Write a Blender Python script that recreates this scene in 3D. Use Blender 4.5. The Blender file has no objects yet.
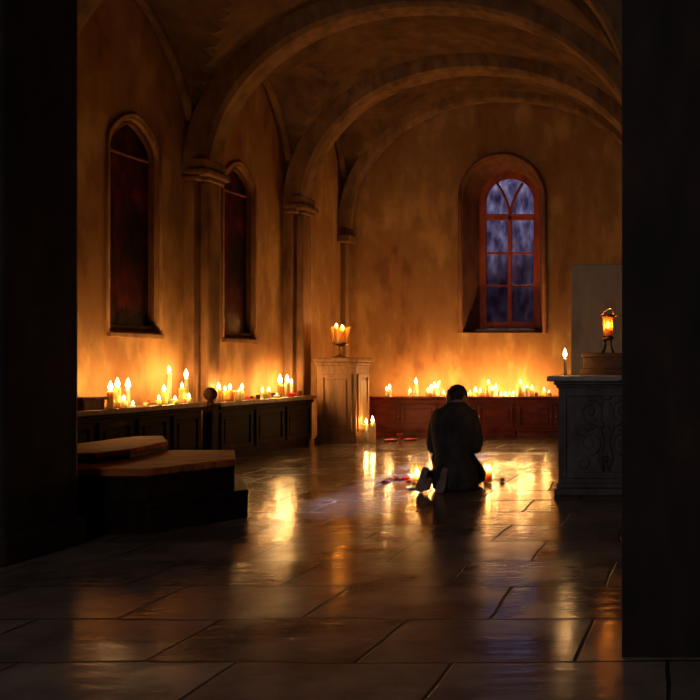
import bpy, bmesh, math, random
from mathutils import Vector, Matrix
random.seed(7)
PI = math.pi
C = bpy.context.scene.collection
sc = bpy.context.scene

# ------------------------------------------------------------------ camera
F, PX, PY, H = 800.0, 684.0, 364.0, 1.1
cam_d = bpy.data.cameras.new('camera'); cam = bpy.data.objects.new('camera', cam_d); C.objects.link(cam)
cam.location = (0, 0, H); cam.rotation_euler = (PI/2, 0, 0)
cam_d.sensor_width = 36; cam_d.lens = 36*F/700
cam_d.shift_x = (350-PX)/700; cam_d.shift_y = (PY-350)/700
cam_d.clip_start = 0.05; cam_d.clip_end = 300
sc.camera = cam

# left wall runs at a slight angle; local frame: n = inward, v = along the wall (0 at the far corner, negative nearer)
OX, OY = -5.38, 12.7
PHI = math.atan(0.07); SP, CP = math.sin(PHI), math.cos(PHI)
def lw(n, v): return (OX + n*CP + v*SP, OY - n*SP + v*CP)
def lwv(px, n):
    r = (px-PX)/F
    return (r*(OY - n*SP) - OX - n*CP)/(SP - r*CP)
def zat(py, Y): return H - (py-PY)*Y/F
def floorpt(px, py, z=0.0):
    Y = F*(H-z)/(py-PY); return ((px-PX)*Y/F, Y)

# ------------------------------------------------------------------ materials
def new_mat(name):
    m = bpy.data.materials.new(name); m.use_nodes = True
    nt = m.node_tree; b = nt.nodes['Principled BSDF']
    return m, nt, b
def setin(b, **k):
    for key, v in k.items():
        key = key.replace('_', ' ')
        if key in b.inputs: b.inputs[key].default_value = v
def mottled(name, cols, rough=0.8, scale=(2, 2, 2), bump=0.3, bscale=6.0, detail=8, spec=0.3, metallic=0.0, fine=(9, 9, 3)):
    """procedural surface: large patches of the listed colours plus finer upright strokes"""
    m, nt, b = new_mat(name); N, L = nt.nodes, nt.links
    tc = N.new('ShaderNodeTexCoord'); mp = N.new('ShaderNodeMapping'); mp.inputs['Scale'].default_value = scale
    L.new(tc.outputs['Object'], mp.inputs['Vector'])
    n1 = N.new('ShaderNodeTexNoise'); n1.inputs['Scale'].default_value = 1.0; n1.inputs['Detail'].default_value = detail
    n1.inputs['Roughness'].default_value = 0.6; n1.inputs['Distortion'].default_value = 0.6
    L.new(mp.outputs[0], n1.inputs['Vector'])
    mp2 = N.new('ShaderNodeMapping'); mp2.inputs['Scale'].default_value = fine
    L.new(tc.outputs['Object'], mp2.inputs['Vector'])
    n2 = N.new('ShaderNodeTexNoise'); n2.inputs['Scale'].default_value = 1.0; n2.inputs['Detail'].default_value = 5
    L.new(mp2.outputs[0], n2.inputs['Vector'])
    ad = N.new('ShaderNodeMath'); ad.operation = 'MULTIPLY_ADD'; ad.inputs[1].default_value = 0.55
    ml = N.new('ShaderNodeMath'); ml.operation = 'MULTIPLY'; ml.inputs[1].default_value = 0.45
    L.new(n1.outputs['Fac'], ad.inputs[0]); L.new(n2.outputs['Fac'], ml.inputs[0]); L.new(ml.outputs[0], ad.inputs[2])
    r = N.new('ShaderNodeValToRGB'); L.new(ad.outputs[0], r.inputs['Fac'])
    el = r.color_ramp.elements
    n = len(cols)
    for i, c in enumerate(cols):
        p = 0.36 + 0.28*i/(max(1, n-1))
        e = el[i] if i < 2 else el.new(p)
        e.position = p; e.color = (*c, 1)
    L.new(r.outputs['Color'], b.inputs['Base Color'])
    bp = N.new('ShaderNodeBump'); bp.inputs['Strength'].default_value = bump; bp.inputs['Distance'].default_value = 0.02
    n3 = N.new('ShaderNodeTexNoise'); n3.inputs['Scale'].default_value = bscale; n3.inputs['Detail'].default_value = 6
    L.new(mp.outputs[0], n3.inputs['Vector']); L.new(n3.outputs['Fac'], bp.inputs['Height']); L.new(bp.outputs[0], b.inputs['Normal'])
    setin(b, Roughness=rough, Metallic=metallic, Specular_IOR_Level=spec)
    return m
M = {}
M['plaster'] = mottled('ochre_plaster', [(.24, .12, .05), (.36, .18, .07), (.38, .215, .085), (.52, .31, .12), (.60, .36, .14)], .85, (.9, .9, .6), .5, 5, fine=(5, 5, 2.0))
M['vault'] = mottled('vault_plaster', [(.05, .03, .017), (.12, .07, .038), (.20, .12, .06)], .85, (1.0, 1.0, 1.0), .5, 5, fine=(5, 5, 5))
M['rib'] = mottled('rib_stone', [(.12, .07, .035), (.22, .13, .065), (.34, .20, .10)], .8, (2, 2, 2), .4, 6)
M['pilaster'] = mottled('pilaster_stone', [(.14, .07, .035), (.27, .15, .07), (.38, .22, .10)], .8, (2.5, 2.5, .7), .4, 6)
M['darkstone'] = mottled('dark_stone', [(.010, .007, .006), (.022, .014, .011), (.045, .025, .017)], .8, (1.5, 1.5, .8), .4, 5)  # very dark stone colour for the pier, right wall and outer shell
M['niche'] = mottled('niche_stone', [(.10, .045, .028), (.18, .08, .045), (.26, .12, .06)], .85, (2, 2, 1), .4, 5)
M['altar'] = mottled('altar_stone', [(.07, .058, .056), (.13, .105, .10), (.20, .165, .155)], .55, (5, 5, 5), .4, 5)
M['altartop'] = mottled('altar_slab_stone', [(.22, .20, .22), (.42, .38, .40), (.58, .53, .54)], .4, (5, 5, 5), .3, 5)
M['greystone'] = mottled('grey_limewashed_stone', [(.26, .25, .22), (.38, .36, .30), (.48, .43, .34)], .8, (2, 2, .8), .4, 5)
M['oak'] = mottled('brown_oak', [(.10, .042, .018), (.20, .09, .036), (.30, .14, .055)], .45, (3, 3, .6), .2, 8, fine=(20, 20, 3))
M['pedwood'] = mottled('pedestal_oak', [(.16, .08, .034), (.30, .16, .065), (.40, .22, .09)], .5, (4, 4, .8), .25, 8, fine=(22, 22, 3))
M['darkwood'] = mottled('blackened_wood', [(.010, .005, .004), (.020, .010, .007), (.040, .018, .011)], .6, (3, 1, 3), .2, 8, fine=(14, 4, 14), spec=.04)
M['redwood'] = mottled('red_mahogany', [(.10, .012, .008), (.20, .030, .014), (.30, .055, .020)], .45, (2, 3, 3), .2, 8, fine=(5, 16, 16))
M['stepwood'] = mottled('worn_step_wood', [(.14, .03, .009), (.38, .10, .022), (.58, .18, .045)], .75, (1.2, 6, 3), .3, 5, fine=(3, 22, 8), spec=.04)
M['brass'] = mottled('aged_brass', [(.42, .25, .08), (.66, .43, .16), (.80, .58, .26)], .28, (9, 9, 9), .1, 9, metallic=1.0)
M['iron'] = mottled('dark_bronze', [(.05, .03, .015), (.12, .07, .03), (.20, .12, .05)], .35, (9, 9, 9), .1, 9, metallic=.9)
M['coat'] = mottled('black_wool', [(.022, .021, .020), (.042, .039, .036), (.085, .080, .072)], .8, (5, 5, 5), .5, 4)
M['trouser'] = mottled('black_trouser_cloth', [(.008, .008, .009), (.014, .013, .014)], .85, (7, 7, 7), .4, 6)
M['shelfwood'] = mottled('dark_shelf_wood', [(.05, .024, .012), (.10, .05, .024), (.16, .08, .036)], .5, (3, 3, 3), .2, 8, fine=(6, 20, 20), spec=.2)
M['leather'] = mottled('brown_shoe_leather', [(.10, .06, .042), (.22, .135, .095), (.32, .20, .15)], .4, (14, 14, 6), .3, 6)
M['sole'] = mottled('worn_shoe_sole', [(.15, .10, .075), (.28, .20, .155), (.38, .29, .235)], .6, (14, 14, 10), .3, 6)
M['skin'] = mottled('skin', [(.40, .22, .15), (.50, .29, .20)], .5, (8, 8, 8), .1, 8)
M['hair'] = mottled('dark_hair', [(.010, .007, .006), (.025, .017, .012)], .5, (40, 40, 8), .5, 4)
M['collar'] = mottled('grey_collar_cloth', [(.20, .19, .18), (.34, .32, .30)], .8, (20, 20, 20), .2, 6)
M['red'] = mottled('red_glaze', [(.60, .02, .016), (.85, .06, .05)], .35, (12, 12, 12), .1, 6)
M['darkred'] = mottled('dark_red_petal', [(.10, .008, .008), (.24, .02, .018)], .5, (20, 20, 20), .2, 6)
M['leafgreen'] = mottled('yellow_green_glaze', [(.30, .32, .06), (.62, .60, .16)], .35, (12, 12, 12), .1, 6)
M['darkcup'] = mottled('smoked_clay', [(.03, .02, .018), (.07, .045, .035)], .4, (12, 12, 12), .1, 6)
M['paper'] = mottled('aged_linen', [(.42, .36, .28), (.60, .52, .42)], .8, (12, 12, 12), .2, 6)
M['frame'] = mottled('red_brown_window_wood', [(.22, .04, .02), (.42, .085, .04), (.52, .13, .06)], .5, (4, 4, 1), .2, 8)
M['mauve'] = mottled('mauve_window_sill_stone', [(.22, .15, .19), (.36, .26, .33)], .6, (6, 6, 6), .2, 6)
M['wick'] = mottled('burnt_wick', [(.01, .01, .01), (.02, .015, .01)], .9)

def wax(name, col):
    m, nt, b = new_mat(name); N, L = nt.nodes, nt.links
    tc = N.new('ShaderNodeTexCoord'); n = N.new('ShaderNodeTexNoise'); n.inputs['Scale'].default_value = 25
    L.new(tc.outputs['Object'], n.inputs['Vector'])
    r = N.new('ShaderNodeValToRGB'); r.color_ramp.elements[0].color = (*[c*.85 for c in col], 1); r.color_ramp.elements[1].color = (*col, 1)
    L.new(n.outputs['Fac'], r.inputs['Fac']); L.new(r.outputs['Color'], b.inputs['Base Color'])
    tr = N.new('ShaderNodeBsdfTranslucent'); L.new(r.outputs['Color'], tr.inputs['Color'])
    mx = N.new('ShaderNodeMixShader'); mx.inputs[0].default_value = .35
    out = N['Material Output']
    L.new(b.outputs[0], mx.inputs[1]); L.new(tr.outputs[0], mx.inputs[2]); L.new(mx.outputs[0], out.inputs['Surface'])
    setin(b, Roughness=.45, Subsurface_Weight=1.0, Subsurface_Scale=1.0)
    b.inputs['Subsurface Radius'].default_value = (.08, .048, .018)
    return m
M['wax'] = wax('ivory_wax', (.92, .80, .55))
M['amberwax'] = wax('amber_wax', (.90, .55, .20))
M['redwax'] = wax('red_wax', (.75, .12, .07))

def flame_mat(name, col, st):
    m, nt, b = new_mat(name); N, L = nt.nodes, nt.links
    N.remove(b)
    em = N.new('ShaderNodeEmission'); tr = N.new('ShaderNodeBsdfTransparent'); ad = N.new('ShaderNodeAddShader')
    tc = N.new('ShaderNodeTexCoord'); sp = N.new('ShaderNodeSeparateXYZ'); L.new(tc.outputs['Generated'], sp.inputs[0])
    r = N.new('ShaderNodeValToRGB'); e = r.color_ramp.elements
    e[0].position = 0; e[0].color = (1, .45, .12, 1); e[1].position = 1; e[1].color = (1, .38, .08, 1)
    k = e.new(.35); k.color = (*col, 1)
    k = e.new(.7); k.color = (1, .72, .3, 1)
    L.new(sp.outputs['Z'], r.inputs['Fac']); L.new(r.outputs['Color'], em.inputs['Color'])
    em.inputs['Strength'].default_value = st
    L.new(em.outputs[0], ad.inputs[0]); L.new(tr.outputs[0], ad.inputs[1]); L.new(ad.outputs[0], N['Material Output'].inputs['Surface'])
    try: m.cycles.emission_sampling = 'NONE'
    except Exception: pass
    return m
M['flame'] = flame_mat('candle_flame', (1, .88, .62), 9.0)

def glass_mat(name, col, alpha, rough=.05):
    m, nt, b = new_mat(name); N, L = nt.nodes, nt.links
    setin(b, Roughness=rough); b.inputs['Base Color'].default_value = (*col, 1)
    tr = N.new('ShaderNodeBsdfTransparent'); tr.inputs['Color'].default_value = (*col, 1)
    mx = N.new('ShaderNodeMixShader'); mx.inputs[0].default_value = alpha
    L.new(tr.outputs[0], mx.inputs[1]); L.new(b.outputs[0], mx.inputs[2]); L.new(mx.outputs[0], N['Material Output'].inputs['Surface'])
    return m
M['glass'] = glass_mat('clear_candle_glass', (.95, .88, .72), .16)
M['amberglass'] = glass_mat('amber_candle_glass', (1, .72, .32), .28)
def pane_mat():
    m, nt, b = new_mat('old_leaded_glass'); N, L = nt.nodes, nt.links
    tc = N.new('ShaderNodeTexCoord'); mp = N.new('ShaderNodeMapping'); mp.inputs['Scale'].default_value = (7, 7, 3)
    n = N.new('ShaderNodeTexNoise'); n.inputs['Scale'].default_value = 1.2; n.inputs['Detail'].default_value = 6
    L.new(tc.outputs['Object'], mp.inputs[0]); L.new(mp.outputs[0], n.inputs['Vector'])
    r = N.new('ShaderNodeValToRGB'); r.color_ramp.elements[0].position = .33; r.color_ramp.elements[1].position = .7
    r.color_ramp.elements[0].color = (.30, .26, .36, 1); r.color_ramp.elements[1].color = (1, 1, 1, 1)
    L.new(n.outputs['Fac'], r.inputs['Fac'])
    tr = N.new('ShaderNodeBsdfTransparent'); L.new(r.outputs['Color'], tr.inputs['Color'])
    mx = N.new('ShaderNodeMixShader'); mx.inputs[0].default_value = .12
    b.inputs['Base Color'].default_value = (.25, .2, .3, 1); setin(b, Roughness=.12)
    L.new(tr.outputs[0], mx.inputs[1]); L.new(b.outputs[0], mx.inputs[2]); L.new(mx.outputs[0], N['Material Output'].inputs['Surface'])
    return m
M['pane'] = pane_mat()
def dark_pane():
    m = mottled('dark_red_stained_glass', [(.004, .003, .003), (.007, .004, .004), (.05, .006, .006), (.20, .014, .016)], .3, (2.2, 2.2, 1.1), .4, 6, fine=(4, 4, 2))
    return m
M['darkpane'] = dark_pane()

def floor_mat():
    m, nt, b = new_mat('polished_slate_floor'); N, L = nt.nodes, nt.links
    tc = N.new('ShaderNodeTexCoord')
    # slightly wavy joints
    wn = N.new('ShaderNodeTexNoise'); wn.inputs['Scale'].default_value = 1.3; L.new(tc.outputs['Object'], wn.inputs['Vector'])
    ws = N.new('ShaderNodeVectorMath'); ws.operation = 'SCALE'; ws.inputs['Scale'].default_value = .10; L.new(wn.outputs['Color'], ws.inputs[0])
    wa = N.new('ShaderNodeVectorMath'); wa.operation = 'ADD'; L.new(tc.outputs['Object'], wa.inputs[0]); L.new(ws.outputs[0], wa.inputs[1])
    br = N.new('ShaderNodeTexBrick'); L.new(wa.outputs[0], br.inputs['Vector'])
    br.inputs['Scale'].default_value = 1.0; br.inputs['Brick Width'].default_value = .80; br.inputs['Row Height'].default_value = .50
    br.inputs['Mortar Size'].default_value = .009; br.inputs['Mortar Smooth'].default_value = .4; br.offset = .43
    br.inputs['Color1'].default_value = (.10, .084, .074, 1); br.inputs['Color2'].default_value = (.26, .215, .185, 1)
    br.inputs['Mortar'].default_value = (.012, .009, .008, 1); br.inputs['Bias'].default_value = 0
    n = N.new('ShaderNodeTexNoise'); n.inputs['Scale'].default_value = 2.3; n.inputs['Detail'].default_value = 9; n.inputs['Roughness'].default_value = .65
    L.new(tc.outputs['Object'], n.inputs['Vector'])
    rp = N.new('ShaderNodeValToRGB'); rp.color_ramp.elements[0].position = .3; rp.color_ramp.elements[0].color = (.5, .5, .5, 1)
    rp.color_ramp.elements[1].position = .7; rp.color_ramp.elements[1].color = (1.5, 1.4, 1.3, 1)
    L.new(n.outputs['Fac'], rp.inputs['Fac'])
    mu = N.new('ShaderNodeMixRGB'); mu.blend_type = 'MULTIPLY'; mu.inputs[0].default_value = 1
    L.new(br.outputs['Color'], mu.inputs[1]); L.new(rp.outputs['Color'], mu.inputs[2]); L.new(mu.outputs[0], b.inputs['Base Color'])
    # sheen varies, joints are dull
    rr = N.new('ShaderNodeMapRange'); rr.inputs['To Min'].default_value = .09; rr.inputs['To Max'].default_value = .28
    rr.inputs['From Min'].default_value = .3; rr.inputs['From Max'].default_value = .75
    L.new(n.outputs['Fac'], rr.inputs['Value'])
    mr = N.new('ShaderNodeMath'); mr.operation = 'MULTIPLY_ADD'; mr.inputs[1].default_value = .5; mr.use_clamp = True
    L.new(br.outputs['Fac'], mr.inputs[0]); L.new(rr.outputs[0], mr.inputs[2]); L.new(mr.outputs[0], b.inputs['Roughness'])
    # ripples across the line of sight pull reflections into long upright streaks
    mp = N.new('ShaderNodeMapping'); mp.inputs['Scale'].default_value = (3, 9, 1); L.new(tc.outputs['Object'], mp.inputs[0])
    n2 = N.new('ShaderNodeTexNoise'); n2.inputs['Scale'].default_value = 2.0; n2.inputs['Detail'].default_value = 4; L.new(mp.outputs[0], n2.inputs['Vector'])
    b1 = N.new('ShaderNodeBump'); b1.inputs['Strength'].default_value = .13; b1.inputs['Distance'].default_value = .02; L.new(n2.outputs['Fac'], b1.inputs['Height'])
    iv = N.new('ShaderNodeMath'); iv.operation = 'SUBTRACT'; iv.inputs[0].default_value = 1; L.new(br.outputs['Fac'], iv.inputs[1])
    b2 = N.new('ShaderNodeBump'); b2.inputs['Strength'].default_value = .6; b2.inputs['Distance'].default_value = .012
    L.new(iv.outputs[0], b2.inputs['Height']); L.new(b1.outputs[0], b2.inputs['Normal']); L.new(b2.outputs[0], b.inputs['Normal'])
    setin(b, Specular_IOR_Level=.5)
    return m
M['floor'] = floor_mat()

# ------------------------------------------------------------------ mesh helpers
def bx(bm, x0, x1, y0, y1, z0, z1, bev=0.0, mat=None):
    r = bmesh.ops.create_cube(bm, size=1.0)
    vs = r['verts']
    for v in vs: v.co = Vector((x0 + (v.co.x+.5)*(x1-x0), y0 + (v.co.y+.5)*(y1-y0), z0 + (v.co.z+.5)*(z1-z0)))
    if bev > 0:
        es = list({e for v in vs for e in v.link_edges})
        bmesh.ops.bevel(bm, geom=es, offset=bev, segments=2, affect='EDGES', profile=.5)
def lathe(bm, prof, seg=24, c=(0, 0, 0), sx=1, sy=1, wob=0):
    rings = []
    for (r, z) in prof:
        if r < 1e-5: rings.append([bm.verts.new((c[0], c[1], c[2]+z))])
        else: rings.append([bm.verts.new((c[0]+r*sx*math.cos(2*PI*i/seg), c[1]+r*sy*math.sin(2*PI*i/seg), c[2]+z+wob*math.sin(3*2*PI*i/seg+r*40))) for i in range(seg)])
    for a, b in zip(rings, rings[1:]):
        for i in range(seg):
            j = (i+1) % seg
            if len(a) == 1 and len(b) == 1: continue
            if len(a) == 1: bm.faces.new((a[0], b[j], b[i]))
            elif len(b) == 1: bm.faces.new((a[i], a[j], b[0]))
            else: bm.faces.new((a[i], a[j], b[j], b[i]))
def ring_loft(bm, rings, cap=True, closed=True):
    """rings: lists of equal length of points"""
    R = [[bm.verts.new(p) for p in ring] for ring in rings]; n = len(R[0])
    for a, b in zip(R, R[1:]):
        for i in range(n if closed else n-1):
            j = (i+1) % n; bm.faces.new((a[i], a[j], b[j], b[i]))
    if cap:
        bm.faces.new(R[0][::-1]); bm.faces.new(R[-1])
def tube(bm, pts, rad, seg=10, cap=True):
    pts = [Vector(p) for p in pts]
    rads = rad if isinstance(rad, (list, tuple)) else [rad]*len(pts)
    rings = []; up = Vector((0, 0, 1)); prev = None
    for i, p in enumerate(pts):
        t = (pts[min(i+1, len(pts)-1)] - pts[max(i-1, 0)]).normalized()
        if prev is None:
            a = t.cross(up if abs(t.z) < .95 else Vector((1, 0, 0))).normalized()
        else: a = (prev - t*prev.dot(t)).normalized()
        prev = a; b = t.cross(a)
        rings.append([p + (a*math.cos(2*PI*k/seg) + b*math.sin(2*PI*k/seg))*rads[i] for k in range(seg)])
    ring_loft(bm, rings, cap)
def ball(bm, c, r, seg=16, rings=10, rot=None):
    rx, ry, rz = r if isinstance(r, (list, tuple)) else (r, r, r)
    m = Matrix.Translation(Vector(c)) @ (rot.to_4x4() if rot else Matrix.Identity(4)) @ Matrix.Diagonal((rx, ry, rz, 1))
    bmesh.ops.create_uvsphere(bm, u_segments=seg, v_segments=rings, radius=1, matrix=m)
def prism(bm, poly, z0, z1):
    ring_loft(bm, [[(x, y, z0) for x, y in poly], [(x, y, z1) for x, y in poly]])
def mesh_of(name, bm, mat, smooth=False, bevel=0.0):
    bmesh.ops.recalc_face_normals(bm, faces=bm.faces)
    me = bpy.data.meshes.new(name); bm.to_mesh(me); bm.free()
    me.materials.append(mat)
    if smooth:
        for p in me.polygons: p.use_smooth = True
    return me
def obj(name, bm, mat, parent=None, smooth=False, loc=(0, 0, 0), rotz=0, label=None, bevel=0.0):
    o = bpy.data.objects.new(name, mesh_of(name, bm, mat, smooth)); C.objects.link(o)
    o.location = loc; o.rotation_euler = (0, 0, rotz)
    if parent: o.parent = parent
    if label: o['label'] = label
    if bevel:
        md = o.modifiers.new('soft_edges', 'BEVEL'); md.width = bevel; md.segments = 2; md.limit_method = 'ANGLE'
    return o
def thing(name, label, cat, loc=(0, 0, 0), rotz=0, group=None):
    o = bpy.data.objects.new(name, None); C.objects.link(o); o.empty_display_size = .05
    o.location = loc; o.rotation_euler = (0, 0, rotz); o['label'] = label; o['category'] = cat
    if group: o['group'] = group
    return o
def tag(o, label, cat, group=None):
    o['label'] = label; o['category'] = cat
    if group: o['group'] = group
    return o
def struct(o): o['kind'] = 'structure'; return o
def bake(o, mods):
    """apply modifiers by taking the evaluated mesh"""
    bpy.context.view_layer.update()
    dg = bpy.context.evaluated_depsgraph_get()
    me = bpy.data.meshes.new_from_object(o.evaluated_get(dg), depsgraph=dg)
    o.modifiers.clear(); old = o.data; o.data = me; me.name = old.name
    return o
def cut(o, cutters):
    for c in cutters:
        md = o.modifiers.new('cut', 'BOOLEAN'); md.operation = 'DIFFERENCE'; md.object = c; md.solver = 'EXACT'
    bake(o, None)
    for c in cutters: bpy.data.objects.remove(c)
    return o
def voxel(o, size, smooth_it=4):
    md = o.modifiers.new('r', 'REMESH'); md.mode = 'VOXEL'; md.voxel_size = size; md.use_smooth_shade = True
    s = o.modifiers.new('s', 'SMOOTH'); s.iterations = smooth_it; s.factor = .5
    bake(o, None)
    for p in o.data.polygons: p.use_smooth = True
    return o
def arch_pts(w, spring, apex, n=14, base=0.0, point=0.0):
    """outline (u, z) of an arched opening, u centred; point > 0 sharpens the crown"""
    p = [(-w/2, base), (w/2, base)]
    for i in range(n+1):
        a = PI*i/n
        u = math.cos(a)*w/2; k = 1-abs(math.cos(a))
        z = spring + (apex-spring)*((1-point)*math.sin(a) + point*(1-abs(math.cos(a))**1.3))
        p.append((u, z))
    return p

# ------------------------------------------------------------------ room shell
XR = -0.2325
def xl(Y): return OX - (OY-Y)*0.07
bm = bmesh.new(); bx(bm, -8, 4, -3, 13.6, -.2, 0)
struct(obj('floor', bm, M['floor']))

# left wall with two lancet niches
LWIN = []
for px0, px1, sill, spr, apx in ((110, 158, 333, 152, 119), (224, 254, 339, 190, 166)):
    v0, v1 = lwv(px0, 0), lwv(px1, 0); vc = (v0+v1)/2; Yc = lw(0, vc)[1]
    LWIN.append((vc, v1-v0, zat(sill, Yc), zat(spr, Yc), zat(apx, Yc)))
bm = bmesh.new(); bx(bm, -.6, 0, -8.9, .5, 0, 6.2)
wl = obj('wall_left', bm, M['plaster'], loc=(OX, OY, 0), rotz=-PHI); struct(wl)
cs = []
for vc, w, zs, zp, za in LWIN:
    b = bmesh.new(); o_ = arch_pts(w, zp, za, 16, zs, .35)
    i_ = [(u*.95, zs+.05+(z-zs)*.965) for u, z in o_]
    ring_loft(b, [[(.02, vc+u, z) for u, z in o_], [(-.11, vc+u, z) for u, z in i_]])
    cs.append(obj('cutter', b, M['niche'], loc=(OX, OY, 0), rotz=-PHI))
cut(wl, cs)
wl.data.materials.clear(); wl.data.materials.append(M['plaster'])
for k, (vc, w, zs, zp, za) in enumerate(LWIN):
    x, y = lw(-.055, vc)
    w2 = thing('window_%d' % (k+1), '', 'window', (x, y, 0), -PHI); del w2['label']; del w2['category']; struct(w2)
    inn = [(u*.95, zs+.05+(z-zs)*.965) for u, z in arch_pts(w, zp, za, 16, zs, .35)]
    b = bmesh.new(); ring_loft(b, [[(-.045, u*1.0, z) for u, z in inn], [(-.03, u*1.0, z) for u, z in inn]])
    obj('pane', b, M['darkpane'], w2, label='nearly black glass with dark red patches')
    b = bmesh.new(); n = len(inn)
    cen = (0, (zs+za)/2)
    sh = [(u*.94, cen[1]+(z-cen[1])*.972) for u, z in inn]
    ring_loft(b, [[(-.03, u, z) for u, z in inn], [(.02, u, z) for u, z in inn], [(.02, u, z) for u, z in sh], [(-.03, u, z) for u, z in sh]], cap=False)
    obj('window_frame', b, M['niche'], w2)
    b = bmesh.new(); bx(b, -.028, .004, -w*.39, w*.39, zp-.05, zp-.03)
    obj('transom', b, M['niche'], w2)
    # raised moulding round the opening
    b = bmesh.new(); outp = arch_pts(w, zp, za, 18, zs, .35)[1:] ; outp = outp + [(-w/2, zs)]
    tube(b, [(.055, u*1.10, z + (.05 if z > zp else 0)) for u, z in outp], .022, 8)
    struct(obj('trim_%d' % (k+1), b, M['pilaster'], loc=(x, y, 0), rotz=-PHI, smooth=True))
    b = bmesh.new(); bx(b, .0, .10, -w*.56, w*.56, zs-.05, zs+.0, .008)
    struct(obj('trim_%d' % (k+3), b, M['pilaster'], loc=(x, y, 0), rotz=-PHI))

# back wall with splayed arched window
NX0, NX1 = (462-PX)*12.7/F, (543-PX)*12.7/F
nz0, nzs, nza = zat(333, 12.7), zat(198, 12.7), zat(157, 12.7)
YI = 13.12
WX0, WX1 = (483-PX)*YI/F, (537-PX)*YI/F
wz0, wzs, wza = zat(325, YI), zat(202, YI), zat(175, YI)
bm = bmesh.new(); bx(bm, -6.6, .8, 12.7, 13.4, 0, 6.2)
wb = struct(obj('wall_back', bm, M['plaster']))
bm = bmesh.new()
oc, ic = (NX0+NX1)/2, (WX0+WX1)/2
O1 = [(oc+u, 12.68, z) for u, z in arch_pts(NX1-NX0, nzs, nza, 18, nz0)]
I1 = [(ic+u, YI-.03, z) for u, z in arch_pts(WX1-WX0+.10, wzs, wza+.05, 18, wz0-.05)]
I2 = [(ic+u, 13.5, z) for u, z in arch_pts(WX1-WX0+.10, wzs, wza+.05, 18, wz0-.05)]
ring_loft(bm, [O1, I1, I2]); c1 = obj('cutter', bm, M['niche'])
c1.data.materials.clear(); c1.data.materials.append(M['niche'])
wb.data.materials.append(M['niche'])
for p in c1.data.polygons: p.material_index = 0
cut(wb, [c1])
# faces of the splay take the niche stone
wb.data.materials.clear(); wb.data.materials.append(M['plaster']); wb.data.materials.append(M['niche'])
for p in wb.data.polygons:
    c = p.center
    p.material_index = 1 if (12.72 < c.y < 13.38 and -4 < c.x < -1.9 and 1.2 < c.z < 4.8) else 0
# window itself
W3 = bpy.data.objects.new('window_3', None); C.objects.link(W3); W3.location = (ic, YI, 0); struct(W3)
ww = WX1-WX0
outl = arch_pts(ww+.10, wzs, wza+.05, 22, wz0-.05)
inl = arch_pts(ww-.10, wzs, wza-.055, 22, wz0+.05)
b = bmesh.new()
ring_loft(b, [[(u, -.03, z) for u, z in outl], [(u, .05, z) for u, z in outl], [(u, .05, z) for u, z in inl], [(u, -.03, z) for u, z in inl], [(u, -.03, z) for u, z in outl]], cap=False)
obj('window_frame', b, M['frame'], W3, label='red-brown arched wooden frame')
b = bmesh.new(); ring_loft(b, [[(u, .016, z) for u, z in inl], [(u, .022, z) for u, z in inl]])
obj('pane', b, M['pane'], W3, label='old mottled glass with night sky behind')
def wz(py): return zat(py, YI)
hw = (ww-.10)/2
b = bmesh.new(); bx(b, -hw, hw, -.02, .04, wz(220), wz(214), .006); obj('transom', b, M['frame'], W3)
for yy in (253, 286):
    b = bmesh.new(); bx(b, -hw, hw, -.008, .03, wz(yy)-.017, wz(yy)+.017, .004); obj('glazing_bar', b, M['frame'], W3)
b = bmesh.new(); bx(b, -.032, .032, -.02, .038, wz0+.04, wz(216), .005); obj('mullion', b, M['frame'], W3)
b = bmesh.new()
zt = wz(217)
for s in (-1, 1):
    pts = []
    for i in range(11):
        t = i/10; pts.append((s*(.0 + .21*t**1.6), .008, zt + (wz(183)-zt)*t + .015*math.sin(PI*t)))
    tube(b, pts, .024, 8)
obj('tracery', b, M['frame'], W3, smooth=True, label='two bars forking into the arch head')
b = bmesh.new(); bx(b, -ww/2-.03, ww/2+.03, -.34, -.03, wz(331)-.03, wz(331)+.02, .01)
obj('window_sill', b, M['mauve'], W3, label='mauve stone sill')
# moulding round the niche
b = bmesh.new(); pts = arch_pts(NX1-NX0+.06, nzs, nza+.04, 22, nz0)[1:] + [(-(NX1-NX0+.06)/2, nz0)]
tube(b, [(oc+u, 12.69, z) for u, z in pts], .035, 8)
struct(obj('trim_5', b, M['niche'], smooth=True))

# right wall: dark, its near end faces the camera
bm = bmesh.new(); bx(bm, XR, .62, 3.0, 12.7, 0, 6.2)
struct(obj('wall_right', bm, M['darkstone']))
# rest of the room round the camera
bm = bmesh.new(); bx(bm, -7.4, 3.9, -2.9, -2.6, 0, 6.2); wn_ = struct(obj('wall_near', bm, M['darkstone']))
b = bmesh.new(); o_ = arch_pts(1.8, 3.9, 4.8, 18, 1.6); ring_loft(b, [[(-2.2+u, -3.0, z) for u, z in o_], [(-2.2+u, -2.5, z) for u, z in o_]])  # arched opening added to let the unseen fill lamp shine in
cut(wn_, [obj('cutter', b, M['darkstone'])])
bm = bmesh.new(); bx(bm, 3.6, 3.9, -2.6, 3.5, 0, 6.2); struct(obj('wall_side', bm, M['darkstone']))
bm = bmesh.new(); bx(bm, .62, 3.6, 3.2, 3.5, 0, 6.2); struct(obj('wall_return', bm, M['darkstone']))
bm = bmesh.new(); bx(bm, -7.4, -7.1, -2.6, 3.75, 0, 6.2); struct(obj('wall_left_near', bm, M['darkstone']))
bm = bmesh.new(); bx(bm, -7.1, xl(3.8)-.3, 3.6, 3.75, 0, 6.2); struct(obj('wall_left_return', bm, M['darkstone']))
# dark pier on the left
PXR = -.755*4.9
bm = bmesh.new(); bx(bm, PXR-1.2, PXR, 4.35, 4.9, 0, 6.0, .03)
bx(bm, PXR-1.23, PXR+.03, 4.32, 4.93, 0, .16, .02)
struct(obj('trim_6', bm, M['darkstone']))

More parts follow.
